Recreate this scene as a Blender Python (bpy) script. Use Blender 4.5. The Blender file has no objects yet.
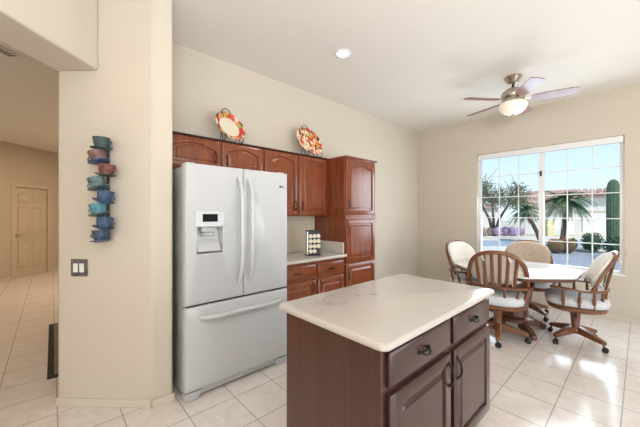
import bpy, bmesh, math, random
from mathutils import Vector, Matrix
random.seed(7)
PI = math.pi
S = bpy.context.scene
C = S.collection

# ------------------------------------------------------------------ camera, sky, sun, area lights, exposure
EYE = 1.40
YAW = math.radians(47.5)
cam_d = bpy.data.cameras.new('camera'); cam = bpy.data.objects.new('camera', cam_d); C.objects.link(cam)
cam.location = (0, 0, EYE)
cam.rotation_euler = (PI/2, 0, YAW - PI/2)
cam_d.sensor_width = 36.0
cam_d.lens = 294.0/640.0*36.0
cam_d.shift_y = 0.5/640.0
cam_d.clip_start = 0.05
S.camera = cam

world = bpy.data.worlds.new('sky'); S.world = world
world.use_nodes = True
wn = world.node_tree; wn.nodes.clear()
w_out = wn.nodes.new('ShaderNodeOutputWorld'); w_bg = wn.nodes.new('ShaderNodeBackground')
w_tc = wn.nodes.new('ShaderNodeTexCoord'); w_sep = wn.nodes.new('ShaderNodeSeparateXYZ'); w_rmp = wn.nodes.new('ShaderNodeValToRGB')
wn.links.new(w_tc.outputs['Generated'], w_sep.inputs[0]); wn.links.new(w_sep.outputs['Z'], w_rmp.inputs[0])
wn.links.new(w_rmp.outputs[0], w_bg.inputs[0]); wn.links.new(w_bg.outputs[0], w_out.inputs[0])
e = w_rmp.color_ramp.elements
e[0].position = 0.0; e[0].color = (0.80, 0.92, 1.0, 1)
e[1].position = 0.35; e[1].color = (0.40, 0.66, 1.0, 1)
w_bg.inputs[1].default_value = 1.12

sun_d = bpy.data.lights.new('sun', 'SUN'); sun = bpy.data.objects.new('sun', sun_d); C.objects.link(sun)
sun.rotation_euler = Vector((0.45, 0.55, -0.75)).to_track_quat('-Z', 'Y').to_euler()
sun_d.energy = 3.4; sun_d.angle = 0.01; sun_d.color = (1.0, 0.93, 0.82)

def area(name, loc, direction, sx, sy, power, color):
    d = bpy.data.lights.new(name, 'AREA'); o = bpy.data.objects.new(name, d); C.objects.link(o)
    d.shape = 'RECTANGLE'; d.size = sx; d.size_y = sy; d.energy = power; d.color = color
    o.location = loc; o.rotation_euler = Vector(direction).to_track_quat('-Z', 'Z').to_euler()
    return o
area('patio_door_daylight', (2.3, -2.93, 1.25), (0, 1, 0), 3.4, 2.0, 62, (0.98, 0.98, 0.98))
area('great_room_daylight', (-3.9, -2.2, 1.5), (1, 0.55, 0.05), 1.4, 2.2, 92, (0.99, 0.98, 0.97))
area('dining_window_daylight', (5.60, 1.04, 1.52), (-1, 0, -0.25), 1.7, 1.6, 50, (0.82, 0.91, 1.0))
area('ceiling_fill', (-0.6, -1.1, 1.9), (0.35, 0.25, 1), 0.8, 0.8, 88, (0.98, 0.99, 1.0))  # unseen fill lamp added to brighten the ceiling

S.view_settings.view_transform = 'Standard'
S.view_settings.look = 'None'
S.view_settings.gamma = 1.0
S.view_settings.use_curve_mapping = False
S.view_settings.exposure = 0.16

# ------------------------------------------------------------------ helpers
def tag(o, label=None, cat=None, group=None, kind=None):
    if label: o['label'] = label
    if cat: o['category'] = cat
    if group: o['group'] = group
    if kind: o['kind'] = kind
    return o

def thing(name, label, cat, loc=(0, 0, 0), rz=0.0, group=None):
    o = bpy.data.objects.new(name, None); C.objects.link(o)
    o.empty_display_size = 0.1
    o.location = loc; o.rotation_euler = (0, 0, rz)
    return tag(o, label, cat, group)

def base_of(p):
    v = Vector((0, 0, 0))
    while p is not None:
        v += p.location; p = p.parent
    return v

def obj(name, bm, mat, parent=None, bevel=0.0, local=False, smooth=40, seg=2):
    """link a bmesh as one object; coordinates are world ones unless local"""
    bmesh.ops.recalc_face_normals(bm, faces=bm.faces)
    if parent is not None and not local:
        bmesh.ops.translate(bm, verts=bm.verts, vec=-base_of(parent))
    me = bpy.data.meshes.new(name); bm.to_mesh(me); bm.free()
    o = bpy.data.objects.new(name, me); C.objects.link(o)
    if isinstance(mat, (list, tuple)):
        for m in mat: me.materials.append(m)
    else:
        me.materials.append(mat)
    for p in me.polygons: p.use_smooth = True
    me.set_sharp_from_angle(angle=math.radians(smooth))
    if bevel > 0:
        b = o.modifiers.new('bevel', 'BEVEL'); b.width = bevel; b.segments = seg; b.limit_method = 'ANGLE'; b.angle_limit = math.radians(38)
        b.harden_normals = False
    if parent is not None: o.parent = parent
    return o

def struct(name, bm, mat, bevel=0.0, parent=None):
    o = obj(name, bm, mat, parent, bevel)
    if parent is None: o['kind'] = 'structure'
    return o

def B(): return bmesh.new()

def box(bm, x0, x1, y0, y1, z0, z1, mi=0):
    v = [bm.verts.new(p) for p in ((x0,y0,z0),(x1,y0,z0),(x1,y1,z0),(x0,y1,z0),(x0,y0,z1),(x1,y0,z1),(x1,y1,z1),(x0,y1,z1))]
    for q in ((0,3,2,1),(4,5,6,7),(0,1,5,4),(1,2,6,5),(2,3,7,6),(3,0,4,7)):
        bm.faces.new([v[i] for i in q]).material_index = mi
    return bm

def bxm(*a): return box(B(), *a)

def prism(bm, pts, z0, z1):
    a = [bm.verts.new((p[0], p[1], z0)) for p in pts]; b = [bm.verts.new((p[0], p[1], z1)) for p in pts]
    n = len(pts)
    bm.faces.new(a[::-1]); bm.faces.new(b)
    for i in range(n): bm.faces.new((a[i], a[(i+1) % n], b[(i+1) % n], b[i]))
    return bm

def loops(bm, ls, cap0=True, cap1=True, closed=True):
    """skin a list of equal-length point loops"""
    R = [[bm.verts.new(p) for p in l] for l in ls]
    n = len(ls[0])
    for a, b in zip(R, R[1:]):
        for i in range(n if closed else n-1):
            bm.faces.new((a[i], a[(i+1) % n], b[(i+1) % n], b[i]))
    if cap0: bm.faces.new(R[0][::-1])
    if cap1: bm.faces.new(R[-1])
    return bm

def lathe(bm, prof, loc=(0, 0, 0), axis=(0, 0, 1), n=24, cap=True):
    """prof: (radius, height) list"""
    q = Vector((0, 0, 1)).rotation_difference(Vector(axis)); L = Vector(loc)
    ls = [[L + q @ Vector((max(r, 1e-4)*math.cos(2*PI*k/n), max(r, 1e-4)*math.sin(2*PI*k/n), h)) for k in range(n)] for r, h in prof]
    return loops(bm, ls, cap, cap)

def tube(bm, pts, r, n=8, closed=False, ry=None, up=None):
    """tube along a path; r a number or list; ry gives a flattened section"""
    P = [Vector(p) for p in pts]; N = len(P)
    rs = r if isinstance(r, (list, tuple)) else [r]*N
    ls = []; prev = None
    for i in range(N):
        if closed: t = P[(i+1) % N] - P[i-1]
        else: t = P[min(i+1, N-1)] - P[max(i-1, 0)]
        t.normalize()
        if up is not None: a = Vector(up)
        elif prev is None: a = Vector((0, 0, 1)) if abs(t.z) < 0.9 else Vector((1, 0, 0))
        else: a = prev
        x = a - t*a.dot(t)
        if x.length < 1e-5: x = Vector((1, 0, 0)) - t*t.x
        x.normalize(); y = t.cross(x); prev = x
        k2 = (ry/ r if (ry and not isinstance(r, (list, tuple))) else 1.0)
        ls.append([P[i] + x*rs[i]*math.cos(2*PI*k/n) + y*rs[i]*k2*math.sin(2*PI*k/n) for k in range(n)])
    if closed:
        ls.append(ls[0]); bm2 = loops(bm, ls, False, False); bmesh.ops.remove_doubles(bm, verts=bm.verts, dist=1e-6); return bm2
    return loops(bm, ls)

def ball(bm, c, r, sx=1, sy=1, sz=1, sub=2):
    m = Matrix.Translation(Vector(c)) @ Matrix.Diagonal((r*sx, r*sy, r*sz, 1))
    bmesh.ops.create_icosphere(bm, subdivisions=sub, radius=1, matrix=m)
    return bm

def copy_tree(o, parent=None):
    c = o.copy(); C.objects.link(c); c.parent = parent
    for ch in list(o.children): copy_tree(ch, c)
    return c

FW = Vector((math.cos(YAW), math.sin(YAW), 0)); RT = Vector((math.sin(YAW), -math.cos(YAW), 0))
def sd(s, d, z=0.0):
    """site frame: s metres across, d metres away along the street axis"""
    v = FW*d + RT*s; return Vector((v.x, v.y, z))
def at(u, d, z=0.0): return sd((u-320)/294.0*d, d, z)

# ------------------------------------------------------------------ materials
def mat(name, col, rough=0.5, metal=0.0, coat=0.0, spec=0.5, emit=None, es=0.0, alpha=None):
    m = bpy.data.materials.new(name); m.use_nodes = True
    b = m.node_tree.nodes['Principled BSDF']
    b.inputs['Base Color'].default_value = (*col, 1); b.inputs['Roughness'].default_value = rough
    b.inputs['Metallic'].default_value = metal; b.inputs['Coat Weight'].default_value = coat
    b.inputs['Coat Roughness'].default_value = 0.12
    b.inputs['Specular IOR Level'].default_value = spec
    if emit: b.inputs['Emission Color'].default_value = (*emit, 1); b.inputs['Emission Strength'].default_value = es
    return m
def nd(m, t): return m.node_tree.nodes.new(t)
def ln(m, a, b): m.node_tree.links.new(a, b)
def bsdf(m): return m.node_tree.nodes['Principled BSDF']
def coords(m, kind='Object', scale=(1, 1, 1), rot=(0, 0, 0)):
    tc = nd(m, 'ShaderNodeTexCoord'); mp = nd(m, 'ShaderNodeMapping')
    mp.inputs['Scale'].default_value = scale; mp.inputs['Rotation'].default_value = rot
    ln(m, tc.outputs[kind], mp.inputs[0]); return mp.outputs[0]
def ramp(m, fac, stops, interp='LINEAR'):
    r = nd(m, 'ShaderNodeValToRGB'); r.color_ramp.interpolation = interp
    el = r.color_ramp.elements
    while len(el) < len(stops): el.new(0.5)
    for q, (p, c) in zip(el, stops): q.position = p; q.color = (*c, 1)
    ln(m, fac, r.inputs[0]); return r.outputs[0]
def noise(m, vec, scale, detail=4, rough=0.6, dist=0.0):
    n = nd(m, 'ShaderNodeTexNoise'); n.inputs['Scale'].default_value = scale; n.inputs['Detail'].default_value = detail
    n.inputs['Roughness'].default_value = rough; n.inputs['Distortion'].default_value = dist
    ln(m, vec, n.inputs['Vector']); return n.outputs['Fac']
def bump(m, fac, strength=0.1, dist=0.01):
    b = nd(m, 'ShaderNodeBump'); b.inputs['Strength'].default_value = strength; b.inputs['Distance'].default_value = dist
    ln(m, fac, b.inputs['Height']); ln(m, b.outputs[0], bsdf(m).inputs['Normal'])
def noisy(name, c0, c1, scale, rough=0.5, stretch=(1, 1, 1), bumps=0.0, **k):
    m = mat(name, c0, rough, **k); v = coords(m, 'Object', stretch)
    f = noise(m, v, scale); ln(m, ramp(m, f, [(0.3, c0), (0.7, c1)]), bsdf(m).inputs['Base Color'])
    if bumps: bump(m, f, bumps)
    return m

def wall_paint(name, col):
    m = mat(name, col, 0.75, spec=0.25)
    v = coords(m); f = noise(m, v, 55, 3)
    bump(m, f, 0.10, 0.004); return m
M_wall = wall_paint('cream_wall_paint', (0.63, 0.57, 0.48))
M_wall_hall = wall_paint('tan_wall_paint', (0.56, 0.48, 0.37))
M_ceil = wall_paint('ceiling_paint', (0.82, 0.79, 0.735))
M_base = mat('baseboard_paint', (0.66, 0.605, 0.51), 0.45)
M_white = mat('white_paint', (0.82, 0.82, 0.80), 0.4)
M_vinyl = mat('white_vinyl', (0.83, 0.84, 0.84), 0.35)
M_door = mat('door_paint', (0.60, 0.50, 0.38), 0.45)

# floor tile: square grid 0.335 m
M_floor = mat('floor_tile', (0.6, 0.5, 0.4), 0.16, spec=0.55)
tc = nd(M_floor, 'ShaderNodeTexCoord'); mp = nd(M_floor, 'ShaderNodeMapping')
mp.inputs['Location'].default_value = (-3.05 + 0.335*12, -0.09 + 0.335*12, 0)
ln(M_floor, tc.outputs['Object'], mp.inputs[0])
bk = nd(M_floor, 'ShaderNodeTexBrick'); bk.offset = 0.0; bk.squash = 1.0
bk.inputs['Scale'].default_value = 1.0; bk.inputs['Brick Width'].default_value = 0.335; bk.inputs['Row Height'].default_value = 0.335
bk.inputs['Mortar Size'].default_value = 0.0045; bk.inputs['Mortar Smooth'].default_value = 0.2
bk.inputs['Color1'].default_value = (0.98, 0.98, 0.98, 1); bk.inputs['Color2'].default_value = (1.0, 1.0, 1.0, 1); bk.inputs['Mortar'].default_value = (0.60, 0.58, 0.56, 1)
ln(M_floor, mp.outputs[0], bk.inputs['Vector'])
fn = noise(M_floor, mp.outputs[0], 6.0, 6, 0.65, 1.6)
fc = ramp(M_floor, fn, [(0.30, (0.72, 0.64, 0.58)), (0.52, (0.78, 0.72, 0.67)), (0.72, (0.83, 0.785, 0.745))])
mx = nd(M_floor, 'ShaderNodeMix'); mx.data_type = 'RGBA'; mx.blend_type = 'MULTIPLY'; mx.inputs[0].default_value = 1.0
ln(M_floor, fc, mx.inputs[6]); ln(M_floor, bk.outputs['Color'], mx.inputs[7]); ln(M_floor, mx.outputs[2], bsdf(M_floor).inputs['Base Color'])
bump(M_floor, bk.outputs['Fac'], -0.15, 0.003)

def wood(name, c0, c1, c2, rough, vertical=True, coat=0.3, scale=1.0):
    m = mat(name, c1, rough, coat=coat)
    st = (14*scale, 14*scale, 1.1*scale) if vertical else (1.1*scale, 14*scale, 14*scale)
    v = coords(m, 'Object', st)
    f = noise(m, v, 1.6, 5, 0.62, 0.8)
    ln(m, ramp(m, f, [(0.25, c0), (0.5, c1), (0.78, c2)]), bsdf(m).inputs['Base Color'])
    return m
M_cherry = wood('cherry_wood', (0.135, 0.027, 0.008), (0.205, 0.048, 0.014), (0.28, 0.078, 0.026), 0.27)
M_cherry_h = wood('cherry_wood_rail', (0.135, 0.027, 0.008), (0.205, 0.048, 0.014), (0.28, 0.078, 0.026), 0.27, False)
M_espresso = wood('reflection_toned_dark_cherry', (0.030, 0.010, 0.009), (0.043, 0.014, 0.012), (0.060, 0.020, 0.016), 0.28, coat=0.25)  # dark island wood, with the purple of cool reflections put into its colour
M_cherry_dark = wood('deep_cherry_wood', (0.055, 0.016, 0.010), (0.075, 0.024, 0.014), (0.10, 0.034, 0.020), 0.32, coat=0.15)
M_dark_trim = mat('dark_cabinet_trim', (0.03, 0.012, 0.008), 0.6)  # near-black brown for the upper crown strips and the plinths
M_oak = wood('oak_chair_wood', (0.105, 0.034, 0.013), (0.17, 0.062, 0.025), (0.24, 0.098, 0.042), 0.32, coat=0.3, scale=1.6)
M_oak_dark = wood('brown_oak_wood', (0.065, 0.022, 0.010), (0.105, 0.038, 0.017), (0.15, 0.06, 0.027), 0.3, coat=0.3, scale=1.6)
M_bronze = mat('black_bronze_metal', (0.02, 0.018, 0.017), 0.35, metal=0.7)
M_black = mat('black_plastic', (0.012, 0.012, 0.013), 0.4)
M_fridge = mat('white_enamel', (0.55, 0.565, 0.585), 0.20, coat=0.4)
M_fridge_side = mat('white_textured_enamel', (0.50, 0.51, 0.52), 0.4)
M_grey = mat('grey_plastic', (0.45, 0.46, 0.47), 0.4)
M_nickel = mat('brushed_nickel', (0.50, 0.44, 0.37), 0.28, metal=1.0)
M_chrome = mat('chrome', (0.75, 0.75, 0.76), 0.15, metal=1.0)

M_quartz = mat('cream_quartz', (0.78, 0.72, 0.62), 0.16, coat=0.2)
v = coords(M_quartz); 
n1 = noise(M_quartz, v, 3.2, 5, 0.6, 1.2)
r1 = nd(M_quartz, 'ShaderNodeMath'); r1.operation = 'SUBTRACT'; ln(M_quartz, n1, r1.inputs[0]); r1.inputs[1].default_value = 0.5
r2 = nd(M_quartz, 'ShaderNodeMath'); r2.operation = 'ABSOLUTE'; ln(M_quartz, r1.outputs[0], r2.inputs[0])
n2 = noise(M_quartz, v, 1.7, 2)
r3 = nd(M_quartz, 'ShaderNodeMath'); r3.operation = 'ADD'; ln(M_quartz, r2.outputs[0], r3.inputs[0])
m4 = nd(M_quartz, 'ShaderNodeMapRange'); ln(M_quartz, n2, m4.inputs[0]); m4.inputs[1].default_value = 0.40; m4.inputs[2].default_value = 0.50; m4.inputs[3].default_value = 0.06; m4.inputs[4].default_value = 0.0
ln(M_quartz, m4.outputs[0], r3.inputs[1])
ln(M_quartz, ramp(M_quartz, r3.outputs[0], [(0.0, (0.33, 0.30, 0.28)), (0.006, (0.49, 0.455, 0.425)), (0.016, (0.575, 0.535, 0.495))]), bsdf(M_quartz).inputs['Base Color'])

M_backsplash = mat('beige_wall_tile', (0.66, 0.58, 0.46), 0.3)
v = coords(M_backsplash, 'Object', (1, 1, 1), (PI/2, 0, 0))
bb = nd(M_backsplash, 'ShaderNodeTexBrick'); bb.offset = 0.0; bb.inputs['Scale'].default_value = 1; bb.inputs['Brick Width'].default_value = 0.11; bb.inputs['Row Height'].default_value = 0.11
bb.inputs['Mortar Size'].default_value = 0.002
bb.inputs['Color1'].default_value = (0.66, 0.59, 0.47, 1); bb.inputs['Color2'].default_value = (0.63, 0.56, 0.44, 1); bb.inputs['Mortar'].default_value = (0.52, 0.46, 0.36, 1)
ln(M_backsplash, v, bb.inputs['Vector']); ln(M_backsplash, bb.outputs[0], bsdf(M_backsplash).inputs['Base Color'])

M_cushion = noisy('cream_woven_fabric', (0.66, 0.60, 0.52), (0.78, 0.73, 0.66), 60, 0.9, bumps=0.1, spec=0.2)
M_tan_cushion = noisy('tan_woven_fabric', (0.40, 0.31, 0.23), (0.52, 0.42, 0.32), 60, 0.9, bumps=0.1, spec=0.2)
M_seatfab = noisy('window_tinted_seat_fabric', (0.55, 0.57, 0.60), (0.68, 0.70, 0.72), 50, 0.85, bumps=0.1, spec=0.2)  # bluish reflection of the window put into the seat fabric's colour
M_laminate = mat('white_laminate', (0.80, 0.79, 0.76), 0.2, coat=0.2)
M_bowl = mat('alabaster_glass', (0.88, 0.82, 0.72), 0.3, emit=(1.0, 0.86, 0.66), es=0.22)
M_lamp = mat('lit_lamp_lens', (1, 1, 1), 0.3, emit=(1.0, 0.93, 0.80), es=8.0)
M_blade = wood('rosewood_fan_blade', (0.15, 0.06, 0.055), (0.20, 0.085, 0.075), (0.25, 0.11, 0.10), 0.30, False, coat=0.25)

M_glass = bpy.data.materials.new('window_glass'); M_glass.use_nodes = True
M_glass.node_tree.nodes.clear()
go = nd(M_glass, 'ShaderNodeOutputMaterial'); gm = nd(M_glass, 'ShaderNodeMixShader'); gt = nd(M_glass, 'ShaderNodeBsdfTransparent'); gg = nd(M_glass, 'ShaderNodeBsdfGlossy'); gf = nd(M_glass, 'ShaderNodeFresnel')
gt.inputs[0].default_value = (0.96, 0.98, 0.98, 1); gg.inputs['Roughness'].default_value = 0.02; gf.inputs[0].default_value = 1.2
ln(M_glass, gf.outputs[0], gm.inputs[0]); ln(M_glass, gt.outputs[0], gm.inputs[1]); ln(M_glass, gg.outputs[0], gm.inputs[2]); ln(M_glass, gm.outputs[0], go.inputs[0])

def plate_mat(name, seed, scale):
    m = mat(name, (0.8, 0.6, 0.4), 0.2, coat=0.5)
    v = coords(m, 'Object', (scale, scale*0.55, scale*0.55), (0.0, 0.7, 0.3))
    vo = nd(m, 'ShaderNodeTexVoronoi'); vo.inputs['Scale'].default_value = 1.0; vo.inputs['Randomness'].default_value = 0.35
    vo.distance = 'MANHATTAN'
    ln(m, v, vo.inputs['Vector'])
    sp = nd(m, 'ShaderNodeSeparateColor'); ln(m, vo.outputs['Color'], sp.inputs[0])
    ln(m, ramp(m, sp.outputs[seed], [(0.0, (0.55, 0.04, 0.02)), (0.2, (0.80, 0.68, 0.50)), (0.38, (0.80, 0.24, 0.06)), (0.52, (0.03, 0.02, 0.02)), (0.66, (0.80, 0.66, 0.42)), (0.8, (0.40, 0.38, 0.08)), (0.9, (0.62, 0.10, 0.06))], 'CONSTANT'), bsdf(m).inputs['Base Color'])
    return m
M_plate_a = plate_mat('painted_diamond_glaze', 0, 30)
M_plate_b = plate_mat('painted_harlequin_glaze', 1, 36)
M_cream_glaze = mat('cream_glaze', (0.80, 0.70, 0.55), 0.2, coat=0.4)

# ------------------------------------------------------------------ the room shell
CEIL = 3.06; YW = 3.06; XW = 5.50
struct('floor', bxm(-6.2, XW+0.14, -3.2, 12.2, -0.12, 0.0), M_floor)
struct('ceiling', bxm(-4.2, XW+0.14, -3.14, 3.16, CEIL, CEIL+0.2), M_ceil)
# lower hall ceiling beyond the header
struct('ceiling_hall', prism(B(), [(-6.2, -3.2), (-5.9, -3.2), (0.24, 3.09), (2.1, 3.17), (2.1, 12.2), (-6.2, 12.2)], 2.915, 3.055), M_ceil)

struct('wall_back', bxm(0.69, XW+0.14, YW, YW+0.12, 0, CEIL), M_wall)
WY0, WY1, WZ0, WZ1 = 0.144, 1.937, 0.595, 2.43
bm = B(); T = 0.14
box(bm, XW, XW+T, -3.14, WY0, 0, CEIL); box(bm, XW, XW+T, WY1, YW, 0, CEIL)
box(bm, XW, XW+T, WY0, WY1, 0, WZ0); box(bm, XW, XW+T, WY0, WY1, WZ1, CEIL)
struct('wall_right', bm, M_wall)
bm = B()
box(bm, -4.2, 0.5, -3.14, -3.0, 0, CEIL); box(bm, 4.1, XW, -3.14, -3.0, 0, CEIL); box(bm, 0.5, 4.1, -3.14, -3.0, 2.35, CEIL)
struct('wall_front', bm, M_wall)
struct('wall_left', bxm(-4.2, -4.05, -3.0, -1.7, 0, CEIL), M_wall)

# short wall with the cup sculpture: 45 degree face, then a return facing the kitchen
stub = [(0.035, 2.896), (0.546, 2.387), (0.683, 2.387), (0.683, 3.17), (0.56, 3.17), (0.56, 2.55), (0.12, 2.981)]
struct('wall_column', prism(B(), stub, 0, CEIL), M_wall, bevel=0.018)
# header over the hall opening, and the wall it lands on
def diag(k, t):  # point on the line x-y=k, t metres back from the column face (x+y=2.931)
    q = 0.5**0.5
    return ((2.931+k)/2 - t*q, (2.931-k)/2 - t*q)
k0, k1 = -2.415, -2.85
struct('wall_header', prism(B(), [diag(k0, 0), diag(k0, 2.2), diag(k1, 2.2), diag(k1, 0)], 2.445, CEIL), M_wall, bevel=0.012)
struct('wall_entry', prism(B(), [diag(k0, 2.2), diag(k0, 6.2), diag(k1, 6.2), diag(k1, 2.2)], 0, CEIL), M_wall, bevel=0.012)

# hall: 45 degree end wall with the door, and enclosing walls
K = -9.70
def hall(t, off=0.0, z=0.0):  # along the end wall (x-y=K) from the point nearest the camera axis
    q = 0.5**0.5
    return Vector((K/2 + t*q + off*q, -K/2 + t*q - off*q, z))
def hall_box(bm, t0, t1, o0, o1, z0, z1):
    pts = [hall(t0, o0), hall(t1, o0), hall(t1, o1), hall(t0, o1)]
    a = [bm.verts.new((p.x, p.y, z0)) for p in pts]; b = [bm.verts.new((p.x, p.y, z1)) for p in pts]
    bm.faces.new(a[::-1]); bm.faces.new(b)
    for i in range(4): bm.faces.new((a[i], a[(i+1) % 4], b[(i+1) % 4], b[i]))
    return bm
q2 = 2**0.5
t_l = (-0.575 - K/2)*q2; t_r = (-0.052 - K/2)*q2
bm = B()
hall_box(bm, -2.2, t_l, 0, -0.15, 0, 2.915); hall_box(bm, t_r, 9.8, 0, -0.15, 0, 2.915); hall_box(bm, t_l, t_r, 0, -0.15, 1.99, 2.915)
struct('wall_hall_end', bm, M_wall_hall)
struct('wall_hall_right', bxm(2.0, 2.12, 3.18, 11.7, 0, 2.915), M_wall_hall)
struct('wall_hall_left', bxm(-6.2, -6.05, -3.2, 4.0, 0, 2.915), M_wall_hall)

# hall door: six panels, casing, lever, hinges
d1 = hall_box(B(), t_l+0.004, t_r-0.004, -0.03, -0.15, 0.004, 1.985)
door = struct('door_1', d1, M_door)
wd = t_r - t_l
for c0, c1 in ((0.13, 0.455), (0.545, 0.87)):
    for z0, z1 in ((0.22, 0.80), (0.93, 1.56), (1.66, 1.86)):
        a0 = t_l + wd*c0; a1 = t_l + wd*c1
        def ring(i, o): return [hall(a0+i, o, z0+i), hall(a1-i, o, z0+i), hall(a1-i, o, z1-i), hall(a0+i, o, z1-i)]
        obj('door_panel', loops(B(), [ring(0, -0.030), ring(0.004, -0.016), ring(0.016, -0.014), ring(0.028, -0.0295), ring(0.055, -0.018)]), M_door, door)
bm = B(); pk = t_l + 0.07
p = hall(pk, -0.02, 0.93); axis = (hall(0, 1) - hall(0, 0)).normalized()
lathe(bm, [(0.03, 0), (0.03, 0.01), (0.012, 0.014), (0.012, 0.05)], p - axis*0.012, axis, 16)
tube(bm, [hall(pk, 0.03, 0.93), hall(pk+0.06, 0.035, 0.93), hall(pk+0.11, 0.03, 0.925)], 0.011)
tag(obj('door_lever', bm, M_nickel, door), 'nickel lever handle')
for z in (0.25, 1.0, 1.75):
    obj('hinge', hall_box(B(), t_r-0.012, t_r-0.002, -0.028, -0.018, z, z+0.1), M_nickel, door)
bm = B()
hall_box(bm, t_l-0.07, t_l, 0.018, 0, 0, 2.06); hall_box(bm, t_r, t_r+0.07, 0.018, 0, 0, 2.06); hall_box(bm, t_l, t_r, 0.018, 0, 1.99, 2.06)
obj('door_casing', bm, M_door, door, bevel=0.004)

# baseboards
H = 0.055
def base_strip(name, a, b, n):
    a = Vector((*a, 0)); b = Vector((*b, 0)); n = Vector((*n, 0)).normalized()*0.014
    return struct(name, prism(B(), [(a.x, a.y), (b.x, b.y), (b.x+n.x, b.y+n.y), (a.x+n.x, a.y+n.y)], 0, H), M_base, bevel=0.004)
base_strip('baseboard_column', (0.035, 2.896), (0.541, 2.392), (-1, -1))
base_strip('baseboard_return', (0.540, 2.387), (0.69, 2.387), (0, -1))
base_strip('baseboard_right', (XW, -3.0), (XW, YW), (-1, 0))
base_strip('baseboard_back', (3.36, YW), (XW-0.02, YW), (0, -1))
a = hall(t_r+0.07, 0.0); b = hall(9.0, 0.0); base_strip('baseboard_hall', (a.x, a.y), (b.x, b.y), (1, -1))
a = hall(-1.0, 0.0); b = hall(t_l-0.07, 0.0); base_strip('baseboard_hall_left', (a.x, a.y), (b.x, b.y), (1, -1))

# ------------------------------------------------------------------ the dining window
bm = B(); xf0, xf1 = XW+0.055, XW+0.125; fr = 0.045
box(bm, xf0, xf1, WY0, WY0+fr, WZ0, WZ1); box(bm, xf0, xf1, WY1-fr, WY1, WZ0, WZ1)
box(bm, xf0, xf1, WY0+fr, WY1-fr, WZ0, WZ0+fr); box(bm, xf0, xf1, WY0+fr, WY1-fr, WZ1-fr, WZ1)
win = struct('window_1', bm, M_vinyl)
ym = 1.035
obj('meeting_stile', bxm(xf0-0.012, xf1-0.01, ym-0.035, ym+0.03, WZ0+fr, WZ1-fr), M_vinyl, win, bevel=0.004)
for (ya, yb) in ((WY0+fr, ym-0.035), (ym+0.03, WY1-fr)):
    bm = B()
    for i in (1, 2):
        y = ya + (yb-ya)*i/3; box(bm, XW+0.092, XW+0.102, y-0.007, y+0.007, WZ0+fr, WZ1-fr)
    for j in range(1, 5):
        z = (WZ0+fr) + (WZ1-WZ0-2*fr)*j/5; box(bm, XW+0.0915, XW+0.1025, ya, yb, z-0.007, z+0.007)
    obj('muntin_grid', bm, M_vinyl, win)
    tag(obj('pane', bxm(XW+0.095, XW+0.099, ya-0.004, yb+0.004, WZ0+fr-0.004, WZ1-fr+0.004), M_glass, win), 'clear glass pane')
obj('latch', bxm(xf0-0.025, xf0-0.012, ym-0.012, ym+0.012, 1.98, 2.06), M_bronze, win, bevel=0.003)
bm = B(); box(bm, XW-0.012, XW+0.06, WY0-0.02, WY1+0.02, WZ0-0.012, WZ0+0.012)
obj('window_sill', bm, M_white, win, bevel=0.005)
bm = B(); box(bm, XW-0.005, XW+0.055, WY0+0.01, WY1-0.01, WZ1-0.09, WZ1-0.004)
tag(obj('roller_shade', bm, M_vinyl, win, bevel=0.008), 'white shade rolled up at the window top')

# ------------------------------------------------------------------ cabinet doors and handles (all fronts face -y)
def arch_loop(x0, x1, z0, z1, y, rise, n=12):
    pts = [(x0, y, z0), (x1, y, z0), (x1, y, z1-rise)]
    for i in range(1, n):
        t = i/n; sx = x1 + (x0-x1)*t
        k = 1-abs(2*t-1); h = rise*math.sin(min(1, k*1.0)*PI/2)
        pts.append((sx, y, z1-rise+h))
    pts.append((x0, y, z1-rise)); return pts
def rect_like(x0, x1, z0, z1, y, n=12):
    pts = [(x0, y, z0), (x1, y, z0), (x1, y, z1)]
    for i in range(1, n): pts.append((x1 + (x0-x1)*i/n, y, z1))
    pts.append((x0, y, z1)); return pts
def panel_front(bm, x0, x1, z0, z1, yf, rail=0.055, rise=0.035, th=0.02, raised=True):
    i = rail
    L = [rect_like(x0, x1, z0, z1, yf+th), rect_like(x0, x1, z0, z1, yf+0.004), rect_like(x0+0.005, x1-0.005, z0+0.005, z1-0.005, yf)]
    def A(d, y): return arch_loop(x0+i+d, x1-i-d, z0+i+d, z1-i-d+ (rise*0.25 if rise else 0), y, rise*(1-d*2))
    if raised:
        L += [A(0, yf), A(0.005, yf+0.014), A(0.012, yf+0.0145), A(0.036, yf+0.0035), A(0.038, yf+0.001)]
    else:
        L += [A(0, yf), A(0.004, yf+0.004)]
    return loops(bm, L)
def slab_front(bm, x0, x1, z0, z1, yf, th=0.02):
    def r(d, y): return [(x0+d, y, z0+d), (x1-d, y, z0+d), (x1-d, y, z1-d), (x0+d, y, z1-d)]
    return loops(bm, [r(0, yf+th), r(0, yf+0.008), r(0.006, yf+0.003), r(0.016, yf)])
def pull(bm, x, z, yf, ln_=0.10, vert=True, r=0.005, oval=False):
    """arched bar pull; an oval pull has two bars spreading apart in the middle"""
    for sg in ((-1, 1) if oval else (0,)):
        pts = []
        for k in range(9):
            t = k/8; a = (t-0.5)*ln_; o = 0.026*math.sin(PI*t)**0.6; w = 0.013*sg*math.sin(PI*t)
            pts.append((x+w, yf-o, z+a) if vert else (x+a, yf-o, z+w))
        tube(bm, pts, r*(0.8 if oval else 1), 8)
    for s in (-1, 1):
        c = (x, yf-0.001, z+s*ln_/2) if vert else (x+s*ln_/2, yf-0.001, z)
        lathe(bm, [(0.009, 0), (0.009, 0.004), (0.004, 0.008)], c, (0, -1, 0), 10)
    return bm

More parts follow.
